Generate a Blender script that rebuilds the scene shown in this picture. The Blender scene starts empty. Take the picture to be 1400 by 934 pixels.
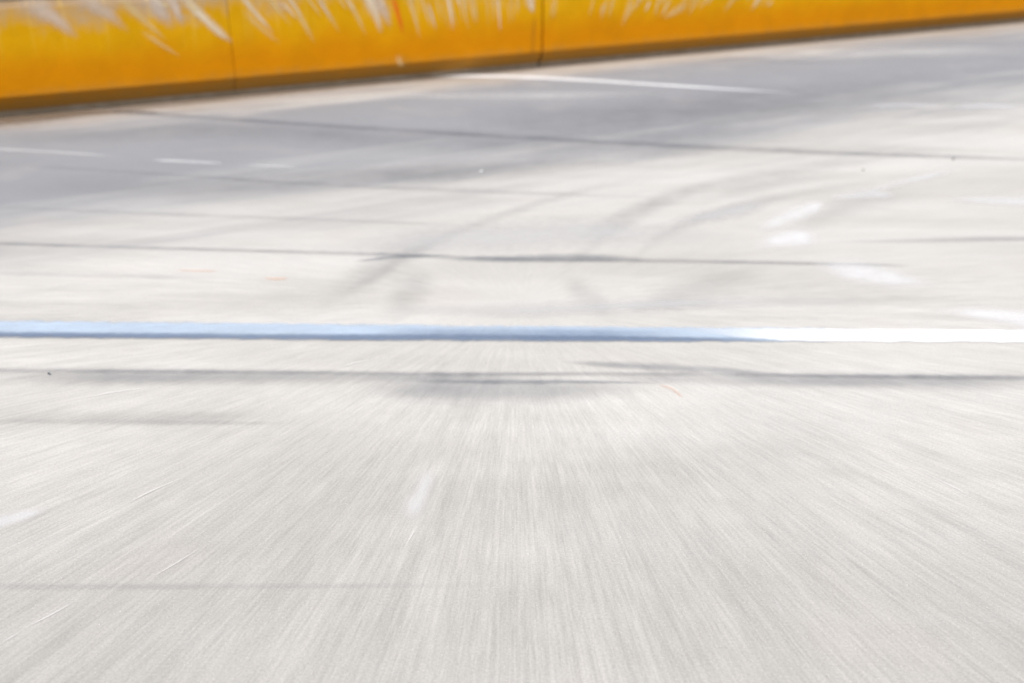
import bpy, bmesh, math, random
from mathutils import Vector, Matrix
random.seed(7)
S = bpy.context.scene
COL = S.collection
# ------------------------------------------------------------------ camera
PW, PH = 1400.0, 934.0
LENS, SENSOR = 35.0, 36.0
F = LENS / SENSOR * PW                      # focal length in photo pixels
CAM_H = 1.6
HORIZON_Y = -150.0
PITCH = math.atan((PH / 2 - HORIZON_Y) / F)
cam = bpy.data.cameras.new('camera')
camo = bpy.data.objects.new('camera', cam)
COL.objects.link(camo)
camo.location = (0, 0, CAM_H)
camo.rotation_euler = (math.pi / 2 - PITCH, 0, 0)
cam.lens = LENS
cam.sensor_width = SENSOR
cam.clip_start = 0.05
cam.clip_end = 3000
cam.dof.use_dof = True
cam.dof.focus_distance = 2.7
cam.dof.aperture_fstop = 1.6
S.camera = camo
# ------------------------------------------------------------------ sky and sun
SUN_EL, SUN_AZ = math.radians(56), math.radians(206)   # azimuth clockwise from +Y
w = bpy.data.worlds.new('World')
S.world = w
w.use_nodes = True
nt = w.node_tree
sky = nt.nodes.new('ShaderNodeTexSky')
sky.sky_type = 'NISHITA'
sky.sun_disc = False
sky.sun_elevation = SUN_EL
sky.sun_rotation = SUN_AZ
nt.links.new(sky.outputs[0], nt.nodes['Background'].inputs[0])
nt.nodes['Background'].inputs[1].default_value = 0.10
sl = bpy.data.lights.new('sun', 'SUN')
sl.energy = 3.6
sl.angle = math.radians(0.5)
sl.color = (1.0, 0.955, 0.90)
so = bpy.data.objects.new('sun', sl)
COL.objects.link(so)
sd = Vector((math.sin(SUN_AZ) * math.cos(SUN_EL), math.cos(SUN_AZ) * math.cos(SUN_EL), math.sin(SUN_EL)))
so.rotation_euler = sd.to_track_quat('Z', 'Y').to_euler()
so.location = sd * 30
S.render.engine = 'CYCLES'
S.cycles.transparent_max_bounces = 64      # many thin films of paint and rubber lie over each other
S.view_settings.view_transform = 'Standard'
S.view_settings.look = 'None'
S.view_settings.exposure = 0.62
S.view_settings.gamma = 1.0
# ------------------------------------------------------------------ pixel rays -> points on real surfaces
CP, SP = math.cos(PITCH), math.sin(PITCH)
EYE = Vector((0, 0, CAM_H))


def ray(px, py):
    a = (px - PW / 2) / F
    b = -(py - PH / 2) / F
    return Vector((a, CP + b * SP, -SP + b * CP))


def on_ground(px, py, z=0.0):
    d = ray(px, py)
    t = (z - CAM_H) / d.z
    return EYE + d * t


A0 = on_ground(0, 161)
B0 = on_ground(1400, 30)
WU = (B0 - A0).normalized()                 # along the barrier
WN = Vector((WU.y, -WU.x, 0))               # towards the track
if WN.y > 0:
    WN = -WN
FACE = 0.07                                 # the painted face stands proud of the foot


def on_wall(px, py, off=FACE + 0.003):
    d = ray(px, py)
    p0 = A0 + WN * off
    t = (p0 - EYE).dot(WN) / d.dot(WN)
    return EYE + d * t


# ------------------------------------------------------------------ node helpers
class NB:
    def __init__(s, name):
        s.m = bpy.data.materials.new(name)
        s.m.use_nodes = True
        s.t = s.m.node_tree
        s.b = s.t.nodes['Principled BSDF']
        s.out = s.t.nodes['Material Output']

    def n(s, kind, **kw):
        x = s.t.nodes.new(kind)
        for k, v in kw.items():
            setattr(x, k, v)
        return x

    def put(s, sock, v):
        if isinstance(v, bpy.types.NodeSocket):
            s.t.links.new(v, sock)
        else:
            if hasattr(sock.default_value, '__len__') and len(sock.default_value) == 4 and len(v) == 3:
                v = (*v, 1)
            sock.default_value = v

    def math(s, op, a, b=0.0, c=None, clamp=False):
        x = s.n('ShaderNodeMath', operation=op, use_clamp=clamp)
        s.put(x.inputs[0], a)
        s.put(x.inputs[1], b)
        if c is not None:
            s.put(x.inputs[2], c)
        return x.outputs[0]

    def noise(s, vec, scale, detail=3.0, rough=0.5, dist=0.0):
        x = s.n('ShaderNodeTexNoise')
        s.put(x.inputs['Vector'], vec)
        x.inputs['Scale'].default_value = scale
        x.inputs['Detail'].default_value = detail
        x.inputs['Roughness'].default_value = rough
        x.inputs['Distortion'].default_value = dist
        return x.outputs['Fac']

    def sstep(s, v, a, b, to0=0.0, to1=1.0):
        x = s.n('ShaderNodeMapRange', interpolation_type='SMOOTHSTEP')
        s.put(x.inputs['Value'], v)
        s.put(x.inputs['From Min'], a)
        s.put(x.inputs['From Max'], b)
        s.put(x.inputs['To Min'], to0)
        s.put(x.inputs['To Max'], to1)
        return x.outputs[0]

    def lin(s, v, a, b, to0, to1):
        x = s.n('ShaderNodeMapRange')
        for k, q in zip(('Value', 'From Min', 'From Max', 'To Min', 'To Max'), (v, a, b, to0, to1)):
            s.put(x.inputs[k], q)
        return x.outputs[0]

    def mix(s, f, a, b, mode='MIX'):
        x = s.n('ShaderNodeMix', data_type='RGBA', blend_type=mode)
        s.put(x.inputs['Factor'], f)
        s.put(x.inputs['A'] if False else x.inputs[6], a)
        s.put(x.inputs[7], b)
        return x.outputs[2]

    def comb(s, x, y, z=0.0):
        c = s.n('ShaderNodeCombineXYZ')
        s.put(c.inputs[0], x)
        s.put(c.inputs[1], y)
        s.put(c.inputs[2], z)
        return c.outputs[0]

    def sep(s, v):
        c = s.n('ShaderNodeSeparateXYZ')
        s.put(c.inputs[0], v)
        return c.outputs

    def world_pos(s):
        return s.n('ShaderNodeNewGeometry').outputs['Position']


# centre of the painted streak fan that imitates zoom blur on the track
FAN = on_ground(705, 415)


def track_grain(nb, pos):
    """streak fan imitating zoom blur (polar round a spot on the track), aggregate grain; each about 0.5 mean"""
    px, py, pz = nb.sep(pos)
    dx = nb.math('SUBTRACT', px, FAN.x)
    dy = nb.math('SUBTRACT', py, FAN.y)
    r = nb.math('SQRT', nb.math('ADD', nb.math('MULTIPLY', dx, dx), nb.math('MULTIPLY', dy, dy)))
    th = nb.math('ARCTAN2', dx, nb.math('MULTIPLY', dy, -1.0))
    lr = nb.math('LOGARITHM', nb.math('ADD', r, 0.15), 2.718)
    fine = nb.noise(nb.comb(nb.math('MULTIPLY', th, 170.0), nb.math('MULTIPLY', lr, 16.0)), 1.0, 4.0, 0.7)
    lng = nb.noise(nb.comb(nb.math('MULTIPLY', th, 190.0), nb.math('MULTIPLY', lr, 3.5), 9.0), 1.0, 5.0, 0.75)
    fine = nb.math('ADD', nb.math('MULTIPLY', fine, 0.5), nb.math('MULTIPLY', lng, 0.6))
    fine = nb.math('SUBTRACT', fine, 0.05)
    med = nb.noise(nb.comb(nb.math('MULTIPLY', th, 24.0), nb.math('MULTIPLY', lr, 3.0), 4.0), 1.0, 4.0, 0.6)
    # the streaks fade out on the far side of the spot
    k = nb.sstep(py, FAN.y + 0.9, FAN.y - 0.1)
    fine = nb.math('ADD', 0.5, nb.math('MULTIPLY', nb.math('SUBTRACT', fine, 0.5), nb.lin(k, 0.0, 1.0, 0.25, 1.0)))
    med = nb.math('ADD', 0.5, nb.math('MULTIPLY', nb.math('SUBTRACT', med, 0.5), nb.lin(k, 0.0, 1.0, 0.15, 1.0)))
    agg = nb.noise(pos, 150.0, 4.0, 0.75)
    return fine, med, agg, r


def make_track_material():
    nb = NB('pale_worn_concrete')
    pos = nb.world_pos()
    fine, med, agg, r = track_grain(nb, pos)
    px, py, pz = nb.sep(pos)
    # distance from the barrier foot, and along it
    dist = nb.math('ADD', nb.math('MULTIPLY', nb.math('SUBTRACT', px, A0.x), WN.x),
                   nb.math('MULTIPLY', nb.math('SUBTRACT', py, A0.y), WN.y))
    along = nb.math('ADD', nb.math('MULTIPLY', px, WU.x), nb.math('MULTIPLY', py, WU.y))
    st = nb.comb(nb.math('MULTIPLY', along, 0.35), nb.math('MULTIPLY', dist, 2.4), 0.0)
    long_n = nb.noise(st, 1.0, 5.0, 0.6, 0.4)            # rubber lanes that follow the track
    st2 = nb.comb(nb.math('MULTIPLY', px, 0.5), nb.math('MULTIPLY', py, 2.2), 7.0)
    wide = nb.noise(st2, 1.0, 4.0, 0.6, 0.3)
    blot = nb.noise(pos, 0.9, 4.0, 0.55)
    c = nb.mix(nb.sstep(wide, 0.3, 0.7), (0.428, 0.402, 0.357), (0.505, 0.477, 0.431))
    # the lane between the line and the barrier is rubbered-in and greyer
    wob = nb.math('ADD', dist, nb.lin(long_n, 0.25, 0.75, -0.75, 0.75))
    lane = nb.math('MULTIPLY', nb.sstep(wob, -0.35, 0.9), nb.sstep(wob, 4.3, 2.1))
    c = nb.mix(nb.math('MULTIPLY', lane, 0.88), c, (0.212, 0.213, 0.219))
    # tan tint along the foot of the barrier
    foot_tan = nb.sstep(nb.math('ADD', dist, nb.lin(blot, 0.3, 0.7, -0.22, 0.22)), 0.75, 0.05)
    c = nb.mix(nb.math('MULTIPLY', foot_tan, 0.6), c, (0.29, 0.235, 0.18))
    # nearer stretch is a little darker than the stretch by the line
    near = nb.sstep(nb.math('ADD', py, nb.lin(blot, 0.3, 0.7, -0.5, 0.5)), 3.3, 1.9)
    c = nb.mix(nb.math('MULTIPLY', near, 0.6), c, (0.335, 0.314, 0.281))
    # warm tint blotches
    c = nb.mix(nb.math('MULTIPLY', nb.sstep(nb.noise(pos, 1.7, 2.0), 0.55, 0.8), 0.2), c, (0.46, 0.40, 0.35))
    g = nb.math('MULTIPLY', nb.lin(fine, 0.25, 0.75, 0.78, 1.22), nb.lin(med, 0.25, 0.75, 0.92, 1.08))
    g = nb.math('MULTIPLY', g, nb.lin(agg, 0.25, 0.75, 0.82, 1.18))
    g = nb.math('MULTIPLY', g, nb.lin(blot, 0.25, 0.75, 0.95, 1.05))
    c = nb.mix(1.0, c, nb.comb(g, g, g), 'MULTIPLY')
    spk = nb.sstep(nb.noise(pos, 330.0, 1.0, 0.5), 0.735, 0.78)
    c = nb.mix(nb.math('MULTIPLY', spk, 0.7), c, (0.72, 0.70, 0.66))
    nb.put(nb.b.inputs['Base Color'], c)
    nb.b.inputs['Roughness'].default_value = 0.86
    nb.b.inputs['Specular IOR Level'].default_value = 0.25
    bp = nb.n('ShaderNodeBump')
    bp.inputs['Strength'].default_value = 0.35
    bp.inputs['Distance'].default_value = 0.004
    nb.put(bp.inputs['Height'], nb.math('ADD', agg, nb.math('MULTIPLY', fine, 0.6)))
    nb.put(nb.b.inputs['Normal'], bp.outputs[0])
    return nb.m


def decal_material(name, color, alpha, soft=0.9, end=0.12, patchy=0.35, grain=True, rough=0.8, hard_end=False):
    """thin paint / rubber / tar film: soft or crisp rim from the strip's own UV, broken up by the track's grain"""
    nb = NB(name)
    uv = nb.n('ShaderNodeUVMap').outputs[0]
    u, v, _ = nb.sep(uv)
    pos = nb.world_pos()
    n1 = nb.noise(pos, 14.0, 3.0, 0.6)
    vv = nb.math('ABSOLUTE', nb.math('SUBTRACT', nb.math('MULTIPLY', v, 2.0), 1.0))
    vv = nb.math('ADD', vv, nb.lin(n1, 0.25, 0.75, -0.12, 0.12))
    a = nb.sstep(vv, 0.98, max(0.0, 0.98 - soft))
    e = nb.math('MULTIPLY', nb.sstep(u, 0.0, end + 1e-4), nb.sstep(u, 1.0, 1.0 - end - 1e-4))
    if end > 0:
        a = nb.math('MULTIPLY', a, e)
    if patchy:
        n2 = nb.noise(pos, 2.3, 3.0, 0.6)
        a = nb.math('MULTIPLY', a, nb.lin(n2, 0.3, 0.7, 1.0 - patchy, 1.0 + patchy * 0.4))
    col = color
    if grain:
        fine, med, agg, r = track_grain(nb, pos)
        a = nb.math('MULTIPLY', a, nb.math('MULTIPLY', nb.lin(fine, 0.3, 0.7, 0.82, 1.12), nb.lin(agg, 0.3, 0.7, 0.85, 1.1)))
        g = nb.lin(med, 0.25, 0.75, 0.93, 1.07)
        col = nb.mix(1.0, color, nb.comb(g, g, g), 'MULTIPLY')
    a = nb.math('MULTIPLY', a, alpha, clamp=True)
    nb.put(nb.b.inputs['Base Color'], col)
    nb.b.inputs['Roughness'].default_value = rough
    nb.b.inputs['Specular IOR Level'].default_value = 0.25
    nb.put(nb.b.inputs['Alpha'], a)
    return nb.m


# ------------------------------------------------------------------ object helpers
def link(name, me, mat, parent=None, label=None, cat=None, group=None, kind=None):
    o = bpy.data.objects.new(name, me)
    COL.objects.link(o)
    if mat and me is not None:
        me.materials.append(mat)
    if parent:
        o.parent = parent
        o.matrix_parent_inverse = parent.matrix_basis.inverted()
    for k, v in (('label', label), ('category', cat), ('group', group), ('kind', kind)):
        if v:
            o[k] = v
    return o


def widen(pts, k):
    return [(x, y, wd * k) for x, y, wd in pts]


def smooth_path(pts, n=10):
    """Catmull-Rom through (x, y, w)"""
    if len(pts) == 2:
        return [tuple(a + (b - a) * i / n for a, b in zip(*pts)) for i in range(n + 1)]
    out = []
    P = [pts[0]] + list(pts) + [pts[-1]]
    for i in range(1, len(P) - 2):
        for k in range(n):
            t = k / n
            q = []
            for a, b, c, d in zip(P[i - 1], P[i], P[i + 1], P[i + 2]):
                q.append(0.5 * (2 * b + (c - a) * t + (2 * a - 5 * b + 4 * c - d) * t * t + (3 * b - a - 3 * c + d) * t ** 3))
            out.append(tuple(q))
    out.append(tuple(pts[-1]))
    return out


_layer = [0]


def ribbon(name, pts, mat, parent, label=None, wall=False, n=10, layer=None, width=None):
    """strip along a path; pts = (photo x, photo y, width in photo px), laid on the ground or the barrier face"""
    path = smooth_path(pts, n)
    _layer[0] += 1
    h = 0.0015 + 0.00005 * _layer[0] if layer is None else layer
    vs, fs, uvs = [], [], []
    N = len(path) - 1
    for i, (x, y, wd) in enumerate(path):
        x0, y0, _ = path[max(0, i - 1)]
        x1, y1, _ = path[min(N, i + 1)]
        l = math.hypot(x1 - x0, y1 - y0) or 1
        nx, ny = -(y1 - y0) / l, (x1 - x0) / l
        for s in (-0.5, 0.5):
            q = (x + nx * s * wd, y + ny * s * wd)
            vs.append(on_wall(*q, off=FACE + h) if wall else on_ground(*q, z=h))
            uvs.append((i / N, s + 0.5))
    for i in range(N):
        fs.append((2 * i, 2 * i + 1, 2 * i + 3, 2 * i + 2))
    me = bpy.data.meshes.new(name)
    me.from_pydata([tuple(v) for v in vs], [], fs)
    ul = me.uv_layers.new(name='UVMap')
    for poly in me.polygons:
        for li in poly.loop_indices:
            ul.data[li].uv = uvs[me.loops[li].vertex_index]
    o = link(name, me, mat, parent, label)
    return o


# ------------------------------------------------------------------ the ground
gm = bpy.data.meshes.new('track')
R = 900.0
gm.from_pydata([(-R, -R, 0), (R, -R, 0), (R, R, 0), (-R, R, 0)], [], [(0, 1, 2, 3)])
track = link('track_surface', gm, make_track_material(), None,
             'pale worn concrete track surface under the painted line', None, None, 'structure')

# --- broad rubber bands and soft tyre marks (largest, lowest films first)
M_rub = decal_material('tyre_rubber_film', (0.13, 0.145, 0.168), 0.28, soft=0.95, end=0.3, patchy=0.5)
M_rub2 = decal_material('tyre_rubber_faint', (0.16, 0.16, 0.163), 0.13, soft=0.98, end=0.4, patchy=0.5)
M_blue = decal_material('tyre_rubber_bluish', (0.14, 0.16, 0.19), 0.36, soft=0.95, end=0.3, patchy=0.35)
M_tar = decal_material('joint_tar', (0.10, 0.11, 0.135), 0.27, soft=0.98, end=0.06, patchy=0.55)
M_tars = decal_material('joint_tar_tailing', (0.12, 0.13, 0.15), 0.25, soft=0.98, end=0.45, patchy=0.4)
M_tarf = decal_material('joint_tar_faded', (0.13, 0.135, 0.15), 0.13, soft=0.98, end=0.3, patchy=0.6)
M_pale = decal_material('pale_concrete', (0.56, 0.545, 0.52), 0.55, soft=0.98, end=0.4, patchy=0.3)
M_white = decal_material('white_paint_worn', (0.80, 0.785, 0.755), 0.6, soft=0.95, end=0.3, patchy=0.4, rough=0.6)
M_bright = decal_material('white_paint_fresh', (0.84, 0.83, 0.81), 0.75, soft=0.95, end=0.2, patchy=0.15, rough=0.6)
M_mid = decal_material('white_paint_thin', (0.80, 0.785, 0.76), 0.62, soft=0.98, end=0.35, patchy=0.35, rough=0.6)
M_whitef = decal_material('white_paint_ghost', (0.74, 0.725, 0.70), 0.45, soft=0.95, end=0.3, patchy=0.4, rough=0.6)

for pts in (
        [(-60, 175, 20), (300, 178, 26), (700, 200, 28), (1000, 196, 30), (1460, 168, 26)],
        [(500, 160, 12), (800, 158, 26), (1100, 135, 34), (1460, 108, 34)],
        [(-60, 252, 22), (250, 258, 26), (600, 240, 22), (900, 216, 18)],
        [(-60, 195, 10), (120, 186, 16), (330, 180, 14), (560, 190, 8)],
        [(300, 232, 12), (560, 236, 16), (820, 218, 14), (1100, 190, 10)],
        [(730, 410, 6), (790, 350, 14), (880, 290, 15), (1000, 250, 13), (1200, 216, 11), (1440, 186, 8)],
        [(760, 350, 6), (815, 312, 12), (880, 280, 13), (980, 250, 12), (1150, 226, 8)],
        [(850, 375, 6), (900, 325, 12), (990, 288, 12), (1110, 262, 10), (1330, 226, 8)],
        [(400, 440, 6), (500, 386, 12), (570, 342, 12), (670, 300, 10), (820, 255, 8), (1020, 214, 6)],
        [(500, 186, 8), (800, 172, 30), (1100, 152, 44), (1500, 132, 44)],
        [(930, 282, 8), (1000, 262, 14), (1080, 248, 12), (1200, 234, 8)],
        [(1070, 318, 8), (1120, 298, 22), (1190, 276, 22), (1300, 262, 12)]):
    ribbon('tyre_mark', widen(pts, 1.9), M_rub2, track)
for pts in (
        [(420, 420, 18), (500, 380, 34), (570, 340, 32), (650, 302, 20)],
        [(530, 445, 18), (560, 400, 40), (600, 372, 20)],
        [(770, 372, 14), (800, 405, 30), (850, 440, 18)],
        [(840, 430, 12), (950, 400, 36), (1060, 370, 20)],
        [(-60, 566, 14), (200, 572, 14), (400, 566, 8)]):
    ribbon('tyre_mark', widen(pts, 1.9), M_rub2, track)
for pts in (
        [(480, 530, 26), (600, 533, 42), (720, 534, 38), (900, 532, 16)],
        [(-60, 514, 30), (350, 516, 22), (760, 515, 12)],
        [(800, 516, 14), (1100, 520, 22), (1460, 524, 28)]):
    ribbon('tyre_mark', widen(pts, 1.3), M_rub, track)
for pts in (
        [(760, 494, 5), (860, 500, 15), (960, 505, 16), (1090, 513, 5)],
        [(560, 521, 5), (680, 522, 10), (800, 522, 8), (920, 524, 4)],
        [(590, 354, 6), (690, 354, 15), (790, 352, 17), (890, 354, 6)],
        [(480, 358, 4), (545, 351, 7), (620, 349, 3)]):
    ribbon('tyre_mark', pts, M_blue, track, 'bluish dark rubber smear lying along a joint')
# pale patches
for pts in (
        [(380, 345, 20), (600, 330, 60), (820, 320, 60), (1050, 330, 30)],
        [(500, 420, 10), (700, 425, 30), (950, 415, 24), (1300, 410, 20)],
        [(880, 310, 10), (1000, 290, 30), (1060, 275, 14)],
        [(470, 130, 8), (700, 132, 18), (930, 126, 10)],
        [(1050, 85, 8), (1220, 72, 22), (1450, 70, 22)]):
    ribbon('pale_patch', pts, M_pale, track)
# painted shade and dirt along the foot of the barrier, deepest at the near end
M_shade_dirt = decal_material('shade_and_dirt', (0.19, 0.135, 0.09), 0.62, soft=0.85, end=0.02, patchy=0.25)
ribbon('shade_dirt_strip', [(-80, 170, 34), (60, 158, 28), (200, 144, 18), (420, 123, 12), (700, 96, 7), (1000, 68, 5), (1460, 25, 5)], M_shade_dirt, track, 'brown strip of painted shade and dirt along the barrier foot')
ribbon('shade_dirt_strip', [(-80, 166, 16), (60, 159, 15), (130, 154, 8), (215, 154, 3)], M_shade_dirt, track, 'dark wedge of painted shade at the near end of the barrier')
# --- joints sealed with tar
for pts, m in (
        ([(130, 149, 8), (330, 164, 5), (700, 187, 6), (1040, 205, 7), (1290, 214, 5), (1480, 220, 2)], M_tar),
        ([(-60, 222, 5), (180, 235, 4), (472, 254, 6), (814, 267, 6), (930, 270, 4)], M_tarf),
        ([(-60, 280, 5), (180, 291, 5), (464, 301, 5), (720, 312, 4)], M_tarf),
        ([(-60, 331, 5), (250, 340, 5), (500, 347, 5), (700, 354, 6), (940, 357, 6), (1250, 363, 4)], M_tar),
        ([(1100, 332, 3), (1280, 328, 7), (1480, 325, 7), (1640, 322, 6)], M_tars),
        ([(-60, 372, 6), (120, 376, 7), (320, 381, 4)], M_tarf),
        ([(-60, 506, 6), (300, 508, 6), (600, 511, 6), (900, 511, 6), (1150, 514, 6), (1460, 517, 8)], M_tar),
        ([(-60, 575, 6), (180, 577, 8), (420, 579, 4)], M_tarf),
        ([(-260, 802, 9), (200, 802, 9), (680, 800, 7)], M_tarf),
        ([(900, 77, 3), (1020, 82, 4), (1160, 88, 3)], M_tarf)):
    ribbon('joint_seal', widen(pts, 1.6), m, track)
# --- painted line: light blue with a darker lower edge, then white
M_lb = decal_material('line_paint_blue', (0.43, 0.50, 0.575), 0.9, soft=0.4, end=0.004, patchy=0.12, rough=0.55)
M_db = decal_material('line_paint_dark_blue', (0.15, 0.19, 0.265), 0.66, soft=0.98, end=0.16, patchy=0.15, rough=0.55)
M_wl = decal_material('line_paint_white', (0.86, 0.86, 0.85), 1.0, soft=0.35, end=0.3, patchy=0.0, rough=0.5)
M_over = decal_material('rubber_on_line', (0.16, 0.21, 0.30), 0.36, soft=0.9, end=0.3, patchy=0.4)
ribbon('painted_line', [(-80, 448, 26), (300, 452, 26), (700, 455.5, 24), (1130, 458, 22)], M_lb, track, 'light blue painted line across the track')
ribbon('painted_line_edge', [(-300, 455, 13), (300, 460, 13), (700, 462, 14), (1080, 465, 7)], M_db, track, 'darker blue lower edge of the painted line')
_h = 0.0015 + 0.00005 * (_layer[0] + 1)
_layer[0] += 1
quad = [(905, 448), (1480, 450.5), (1480, 468.5), (1120, 467.5)]
# white end with an oblique start: built as a strip from pairs (upper, lower)
up = [(900, 446.7), (960, 447.1), (1020, 447.4), (1085, 447.8), (1160, 448.3), (1250, 448.8), (1480, 450)]
lo = [(902, 450.0), (960, 456), (1020, 463), (1085, 468), (1160, 468.5), (1250, 469), (1480, 470)]
me = bpy.data.meshes.new('painted_line')
vs = [tuple(on_ground(*q, z=_h)) for pr in zip(up, lo) for q in pr]
me.from_pydata(vs, [], [(2 * i, 2 * i + 1, 2 * i + 3, 2 * i + 2) for i in range(len(up) - 1)])
ul = me.uv_layers.new(name='UVMap')
for poly in me.polygons:
    for li in poly.loop_indices:
        vi = me.loops[li].vertex_index
        ul.data[li].uv = (min(0.5, 0.075 * (vi // 2)), vi % 2)
link('painted_line', me, M_wl, track, 'white end of the painted line, cut off obliquely')
ribbon('tyre_mark', [(500, 455, 22), (640, 456, 22), (790, 457, 22), (950, 458, 18)], M_over, track, 'rubber smear across the blue painted line')

# --- other worn white paint
for pts, m, lab in (
        ([(585, 104.5, 5), (680, 104.5, 6), (780, 108.5, 6), (900, 116, 5), (1110, 129, 3)], M_bright, 'long thin white painted line by the barrier'),
        ([(-60, 201, 4), (70, 208, 4.5), (160, 214, 3)], M_whitef, 'worn white dash, leftmost'),
        ([(205, 219, 3), (255, 221, 5), (310, 224, 3)], M_white, 'worn white dash, second from the left'),
        ([(335, 226, 3), (370, 227, 4.5), (410, 229, 3)], M_whitef, 'faint white dash, third from the left'),
        ([(1165, 268, 3), (1240, 248, 6), (1310, 233, 5)], M_whitef, None),
        ([(1030, 316, 5), (1070, 300, 14), (1110, 286, 13), (1130, 278, 4)], M_white, None),
        ([(1025, 338, 10), (1065, 329, 15), (1095, 326, 17), (1125, 330, 10)], M_mid, None),
        ([(1130, 272, 4), (1180, 266, 9), (1230, 268, 4)], M_whitef, None),
        ([(1105, 362, 6), (1160, 371, 20), (1215, 381, 18), (1290, 391, 3)], M_mid, None),
        ([(1270, 424, 4), (1340, 430, 13), (1400, 437, 16), (1480, 446, 14)], M_mid, None),
        ([(1290, 272, 4), (1370, 275, 9), (1470, 278, 9)], M_whitef, None),
        ([(1180, 146, 3), (1240, 144, 4), (1290, 146, 3)], M_whitef, None),
        ([(1300, 147, 3), (1340, 145, 4), (1400, 147, 4)], M_whitef, None),
        ([(590, 640, 26), (576, 675, 32), (556, 714, 38)], M_whitef, 'short white paint dab on the near concrete'),
        ([(-40, 726, 12), (10, 712, 12), (70, 695, 6)], M_whitef, None)):
    ribbon('paint_mark', widen(pts, 1.25 if lab else 2.3), m, track, lab)
# thin pale scratches in the near concrete
M_scr = decal_material('pale_scratch', (0.80, 0.78, 0.74), 0.42, soft=0.98, end=0.45, patchy=0.3)
for pts in ([(465, 502, 1.6), (485, 496, 2.2), (505, 493, 1.6)], [(112, 545, 1.6), (150, 537, 2.2), (205, 529, 1.6)],
            [(30, 860, 2), (70, 840, 2.4), (105, 820, 1.8)], [(200, 793, 1.6), (240, 770, 2), (280, 745, 1.6)],
            [(170, 690, 1.6), (205, 672, 2), (260, 648, 1.4)], [(0, 880, 1.8), (30, 862, 2)],
            [(1250, 640, 1.4), (1300, 664, 1.8), (1330, 680, 1.4)], [(555, 745, 1.4), (570, 720, 2)],
            [(1075, 845, 1.6), (1055, 815, 1.8)], [(720, 900, 1.6), (722, 870, 2)]):
    ribbon('scratch', pts, M_scr, track)
M_org = decal_material('orange_chalk', (0.80, 0.42, 0.22), 0.35, soft=0.9, end=0.25, patchy=0.3)
for pts in ([(360, 380, 3), (378, 381, 4), (395, 380, 3)], [(240, 369, 2), (270, 370, 3), (300, 370, 2)],
            [(900, 526, 2), (918, 531, 3), (934, 544, 5)]):
    ribbon('chalk_mark', pts, M_org, track)

# ------------------------------------------------------------------ barrier material
def barrier_material(seed):
    nb = NB('yellow_barrier_paint')
    tc = nb.n('ShaderNodeTexCoord').outputs['Object']
    x, y, z = nb.sep(tc)
    mv = nb.comb(nb.math('ADD', x, seed * 3.7), y, z)
    hn = nb.noise(nb.comb(nb.math('MULTIPLY', x, 1.3), nb.math('ADD', z, seed), 0.0), 2.0, 4.0, 0.6)
    zz = nb.math('ADD', z, nb.lin(hn, 0.25, 0.75, -0.07, 0.07))
    c = nb.mix(nb.sstep(zz, 0.28, 0.60), (0.57, 0.207, 0.0005), (0.61, 0.30, 0.001))
    # sun-bleached, rubbed upper edge
    blot = nb.noise(mv, 3.2, 5.0, 0.6, 0.5)
    bl = nb.sstep(nb.math('ADD', zz, nb.lin(blot, 0.3, 0.7, -0.16, 0.16)), 0.60, 0.90)
    bl = nb.math('MULTIPLY', bl, (0.85, 0.6, 0.15)[int(seed / 1.3 + 0.5)])
    c = nb.mix(bl, c, (0.40, 0.29, 0.19))
    top = nb.sstep(z, WALL_H - 0.075, WALL_H - 0.045)
    c = nb.mix(nb.math('MULTIPLY', top, 0.85), c, (0.25, 0.17, 0.10))
    drip = nb.noise(nb.comb(nb.math('MULTIPLY', x, 28.0), nb.math('MULTIPLY', z, 0.9), seed), 1.0, 4.0, 0.6)
    dm = nb.math('MULTIPLY', nb.sstep(drip, 0.5, 0.72), nb.sstep(zz, 0.38, 0.72))
    c = nb.mix(nb.math('MULTIPLY', dm, 0.4), c, (0.72, 0.46, 0.07))
    g = nb.lin(blot, 0.25, 0.75, 0.90, 1.08)
    c = nb.mix(1.0, c, nb.comb(g, g, g), 'MULTIPLY')
    # road dirt thrown on the lowest hand's breadth
    spl = nb.noise(mv, 9.0, 5.0, 0.65)
    dirt = nb.sstep(nb.math('ADD', z, nb.lin(spl, 0.3, 0.7, -0.03, 0.03)), 0.24, 0.06)
    c = nb.mix(nb.math('MULTIPLY', dirt, 0.75), c, (0.34, 0.19, 0.05))
    sp = nb.sstep(nb.noise(mv, 34.0, 2.0, 0.6), 0.70, 0.76)
    c = nb.mix(nb.math('MULTIPLY', sp, 0.35), c, (0.30, 0.13, 0.01))
    nb.put(nb.b.inputs['Base Color'], c)
    nb.b.inputs['Roughness'].default_value = 0.8
    nb.b.inputs['Specular IOR Level'].default_value = 0.08
    bp = nb.n('ShaderNodeBump')
    bp.inputs['Strength'].default_value = 0.3
    bp.inputs['Distance'].default_value = 0.006
    nb.put(bp.inputs['Height'], nb.noise(mv, 26.0, 4.0, 0.6))
    nb.put(nb.b.inputs['Normal'], bp.outputs[0])
    return nb.m


def concrete_material(name, c0, c1):
    nb = NB(name)
    tc = nb.n('ShaderNodeTexCoord').outputs['Object']
    c = nb.mix(nb.sstep(nb.noise(tc, 6.0, 5.0, 0.65), 0.3, 0.7), c0, c1)
    nb.put(nb.b.inputs['Base Color'], c)
    nb.b.inputs['Roughness'].default_value = 0.9
    bp = nb.n('ShaderNodeBump')
    bp.inputs['Strength'].default_value = 0.5
    bp.inputs['Distance'].default_value = 0.005
    nb.put(bp.inputs['Height'], nb.noise(tc, 60.0, 4.0, 0.6))
    nb.put(nb.b.inputs['Normal'], bp.outputs[0])
    return nb.m


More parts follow.
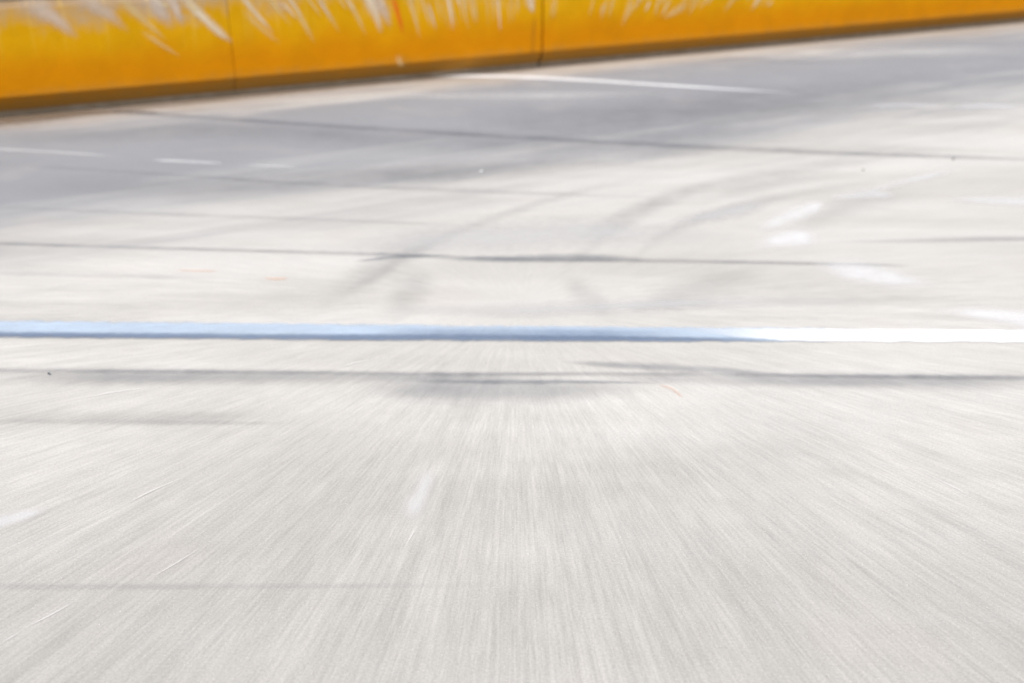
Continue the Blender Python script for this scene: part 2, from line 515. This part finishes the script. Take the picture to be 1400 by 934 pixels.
M_foot = concrete_material('dirty_foot_concrete', (0.36, 0.25, 0.14), (0.46, 0.34, 0.22))
M_cap = concrete_material('bleached_coping', (0.22, 0.165, 0.11), (0.30, 0.235, 0.17))
WALL_H = 0.86
ANG = math.atan2(WU.y, WU.x)


def extrude_profile(prof, length, bev=0.0):
    """prof = (back offset from foot line, z) going round; x runs along the barrier"""
    bm = bmesh.new()
    n = len(prof)
    K = max(1, int(length / 0.5))
    rows = []
    for k in range(K + 1):
        rows.append([bm.verts.new((length * k / K, p[0], p[1])) for p in prof])
    for k in range(K):
        for i in range(n):
            j = (i + 1) % n
            bm.faces.new((rows[k][i], rows[k + 1][i], rows[k + 1][j], rows[k][j]))
    bm.faces.new(rows[0][::-1])
    bm.faces.new(rows[-1])
    bmesh.ops.recalc_face_normals(bm, faces=bm.faces)
    if bev:
        es = [e for e in bm.edges if len(e.link_faces) == 2 and e.calc_face_angle(0) > 0.5]
        bmesh.ops.bevel(bm, geom=es, offset=bev, segments=2, affect='EDGES', profile=0.6)
    me = bpy.data.meshes.new('barrier')
    bm.to_mesh(me)
    bm.free()
    return me


def along_of(px, py):
    return (on_ground(px, py) - A0).dot(WU)


def base_y(px):
    return 161 - 131 * px / 1400.0


blocks = []
cuts = [(-3.2, None), (along_of(322, base_y(322)), 0.005), (along_of(737, base_y(737)), 0.024), (along_of(1400, base_y(1400)) + 6.5, None)]
labels = ['yellow concrete barrier block left of the fine vertical joint',
          'middle yellow barrier block with pale slanted streaks between two joints',
          'long yellow barrier block receding to the right of the wide joint']
for i in range(3):
    s0 = cuts[i][0] + (cuts[i][1] or 0) / 2
    s1 = cuts[i + 1][0] - (cuts[i + 1][1] or 0) / 2
    L = s1 - s0
    e = link('concrete_barrier', None, None, None, labels[i], 'barrier', 'yellow barrier blocks along the track')
    p = A0 + WU * s0
    e.location = (p.x, p.y, 0)
    e.rotation_euler = (0, 0, ANG)
    bpy.context.view_layer.update()
    # local +y points away from the track
    f = FACE
    foot = extrude_profile([(0.015, 0.0), (0.012, 0.045), (0.30, 0.045), (0.30, 0.0)], L, 0.0)
    body = extrude_profile([(0.0, 0.048), (-f, 0.16), (-f, WALL_H - 0.06), (-f + 0.05, WALL_H - 0.003), (0.26, WALL_H - 0.003), (0.32, WALL_H - 0.06), (0.32, 0.048)], L, 0.006)
    cap = extrude_profile([(-f + 0.035, WALL_H), (-f + 0.045, WALL_H + 0.02), (0.245, WALL_H + 0.02), (0.255, WALL_H)], L, 0.004)
    for nm, me, m, lab in (('body', body, barrier_material(i * 1.3), None), ('footing', foot, M_foot, 'brown dirt-stained foot of the barrier'), ('coping', cap, M_cap, 'pale bleached coping')):
        o = bpy.data.objects.new(nm, me)
        COL.objects.link(o)
        me.materials.append(m)
        o.parent = e
        if lab:
            o['label'] = lab
    blocks.append(e)


# painted streaks imitating zoom blur: (block, from, to, width px, kind)
M_sc = decal_material('streak_pale', (0.78, 0.66, 0.48), 0.72, soft=0.95, end=0.35, patchy=0.3, grain=False, rough=0.7)
M_scf = decal_material('streak_faint', (0.80, 0.62, 0.30), 0.45, soft=0.95, end=0.4, patchy=0.4, grain=False, rough=0.7)
M_scw = decal_material('streak_haze', (0.66, 0.54, 0.44), 0.62, soft=0.98, end=0.45, patchy=0.4, grain=False, rough=0.7)
M_red = decal_material('streak_orange_red', (0.85, 0.14, 0.01), 0.6, soft=0.9, end=0.35, patchy=0.3, grain=False, rough=0.6)
M_drk = decal_material('streak_dark', (0.16, 0.08, 0.015), 0.5, soft=0.9, end=0.3, patchy=0.4, grain=False, rough=0.7)
scr = [
    (0, [(195, -18, 30), (215, 10, 26), (240, 42, 14)], M_scw), (0, [(222, -20, 26), (238, 8, 16), (252, 40, 6)], M_scw),
    (0, [(236, -18, 16), (272, 18, 13), (300, 44, 11), (320, 60, 3)], M_sc), (0, [(20, -10, 40), (70, 22, 24), (110, 55, 8)], M_scw),
    (0, [(100, -14, 36), (140, 14, 22), (180, 46, 6)], M_scw), (0, [(150, -14, 16), (195, 26, 10), (230, 58, 4)], M_scf),
    (0, [(190, 40, 8), (222, 62, 6), (250, 80, 2)], M_scf),
    (1, [(327, -10, 9), (346, 14, 8), (376, 48, 4)], M_sc), (1, [(332, 10, 10), (352, 34, 8), (386, 62, 3)], M_scf),
    (1, [(360, -10, 6), (378, 12, 5), (400, 38, 3)], M_scf), (1, [(390, -8, 5), (404, 10, 5), (414, 26, 2)], M_sc),
    (1, [(398, 2, 8), (412, 26, 8), (432, 62, 3)], M_scf), (1, [(430, -10, 8), (448, 18, 7), (465, 46, 3)], M_scf),
    (1, [(470, -10, 12), (485, 16, 8), (502, 52, 3)], M_scf), (1, [(500, -16, 22), (510, 10, 16), (522, 48, 5)], M_sc),
    (1, [(508, -12, 18), (524, 14, 14), (534, 40, 6)], M_scw), (1, [(536, -8, 7), (544, 18, 7), (552, 50, 4)], M_red),
    (1, [(556, -10, 8), (566, 20, 6), (575, 56, 3)], M_scf), (1, [(610, -10, 6), (615, 12, 5), (620, 44, 2)], M_sc),
    (1, [(630, -10, 5), (635, 12, 4), (641, 44, 2)], M_scf), (1, [(646, -10, 4), (650, 10, 4), (652, 36, 2)], M_scf),
    (1, [(680, -10, 4.5), (682, 14, 4), (684, 46, 2)], M_sc), (1, [(700, -10, 3), (701, 10, 3), (702, 34, 2)], M_scf),
    (1, [(664, -10, 3), (666, 8, 3), (668, 40, 2)], M_scf), (1, [(723, -12, 14), (726, 4, 10), (728, 20, 3)], M_sc),
    (1, [(731, 20, 3), (729, 50, 3), (727, 84, 2)], M_drk), (1, [(545, 74, 8), (546, 84, 9), (552, 92, 3)], M_scf),
    (2, [(866, -10, 7), (858, 14, 6), (850, 38, 3)], M_scf), (2, [(905, -10, 6), (899, 6, 5), (895, 24, 3)], M_scf),
    (2, [(840, -10, 5), (836, 8, 4), (832, 26, 2)], M_scf), (2, [(960, -12, 6), (950, 6, 5), (940, 22, 3)], M_scf),
    (2, [(1010, -12, 7), (1000, 2, 6), (988, 18, 3)], M_scf), (2, [(760, -10, 6), (758, 8, 5), (756, 28, 3)], M_scf),
    (2, [(944, 4, 10), (925, 14, 10), (905, 26, 3)], M_scf),
]
rs = random.Random(11)
for k in range(70):                          # many fine painted streaks for a zoom-blurred look under the top edge
    x0 = rs.uniform(190, 1060)
    if abs(x0 - 322) < 26 or abs(x0 - 735) < 14:
        continue
    dx, dy = 705 - x0, 400.0
    l = math.hypot(dx, dy)
    ln = rs.uniform(16, 62) * (1.0 if x0 < 740 else 0.6)
    y0 = rs.uniform(-26, 4)
    q = [(x0 + dx / l * ln * t, y0 + dy / l * ln * t) for t in (0, 0.5, 1)]
    b = 0 if x0 < 322 else (1 if x0 < 737 else 2)
    if (b == 0 and q[2][0] > 318) or (b == 1 and q[2][0] > 728) or (b == 2 and q[2][0] < 748):
        continue
    wd = rs.uniform(2.0, 6.0)
    scr.append((b, [(q[0][0], q[0][1], wd * 1.3), (q[1][0], q[1][1], wd), (q[2][0], q[2][1], wd * 0.5)], rs.choice((M_scf, M_scf, M_scw, M_sc)) if wd < 3.6 else M_scf))
for b, pts, m in scr:
    ribbon('wall_streak', widen(pts, 1.0 if m is M_drk else 1.5), m, blocks[b], None, wall=True, n=5)

# ------------------------------------------------------------------ loose bits on the track
def plain_mat(name, c, rough=0.8):
    nb = NB(name)
    tc = nb.n('ShaderNodeTexCoord').outputs['Object']
    nb.put(nb.b.inputs['Base Color'], nb.mix(nb.noise(tc, 90.0, 3.0), tuple(k * 0.75 for k in c), tuple(min(1, k * 1.2) for k in c)))
    nb.b.inputs['Roughness'].default_value = rough
    return nb.m


def stone_mesh(r, seed, sq=0.65):
    rnd = random.Random(seed)
    bm = bmesh.new()
    bmesh.ops.create_icosphere(bm, subdivisions=2, radius=r)
    ax = Vector((rnd.uniform(-1, 1), rnd.uniform(-1, 1), rnd.uniform(-1, 1))).normalized()
    for v in bm.verts:
        k = 1 + 0.22 * math.sin(v.co.dot(ax) / r * 3 + seed) + rnd.uniform(-0.06, 0.06)
        v.co *= k
        v.co.z *= sq
        v.co.x *= 1.25
    lo = min(v.co.z for v in bm.verts)
    for v in bm.verts:
        v.co.z -= lo
    me = bpy.data.meshes.new('stone')
    bm.to_mesh(me)
    bm.free()
    return me


for (px, py, r, c, lab) in (
        (67, 513, 0.0045, (0.07, 0.075, 0.085), 'small dark pebble on the dark band below the blue line'),
        (1303, 219, 0.008, (0.13, 0.12, 0.12), 'tiny dark pebble far off towards the right end of the barrier'),
        (1180, 234, 0.007, (0.20, 0.18, 0.17), 'tiny grey pebble above the worn white marks'),
        (658, 236, 0.008, (0.82, 0.82, 0.80), 'tiny white chip of stone in the middle of the grey lane')):
    p = on_ground(px, py)
    o = link('pebble', stone_mesh(r, px), plain_mat('pebble_stone', c), None, lab, 'pebble', 'loose pebbles on the track')
    o.location = (p.x, p.y, 0.004)
    o.rotation_euler = (0, 0, random.uniform(0, 6))

# grit: crumbs of stone too many to count
gv, gf = [], []
rnd = random.Random(3)
for k in range(5200):
    py = rnd.uniform(300, 990)
    px = rnd.uniform(-150, 1550)
    p = on_ground(px, py)
    r = rnd.uniform(0.0006, 0.0015) * (1.6 if rnd.random() < 0.06 else 1)
    a = rnd.uniform(0, 6.28)
    b0 = len(gv)
    for j in range(3):
        t = a + j * 2.094
        gv.append((p.x + r * math.cos(t) * 1.3, p.y + r * math.sin(t), 0.0005))
    gv.append((p.x + rnd.uniform(-.3, .3) * r, p.y + rnd.uniform(-.3, .3) * r, 0.0005 + r * 1.1))
    gf += [(b0, b0 + 1, b0 + 3), (b0 + 1, b0 + 2, b0 + 3), (b0 + 2, b0, b0 + 3)]
me = bpy.data.meshes.new('grit')
me.from_pydata(gv, [], gf)
link('grit', me, plain_mat('pale_grit', (0.52, 0.50, 0.47)), None, 'fine pale stone grit scattered over the concrete', 'grit', None, 'stuff')
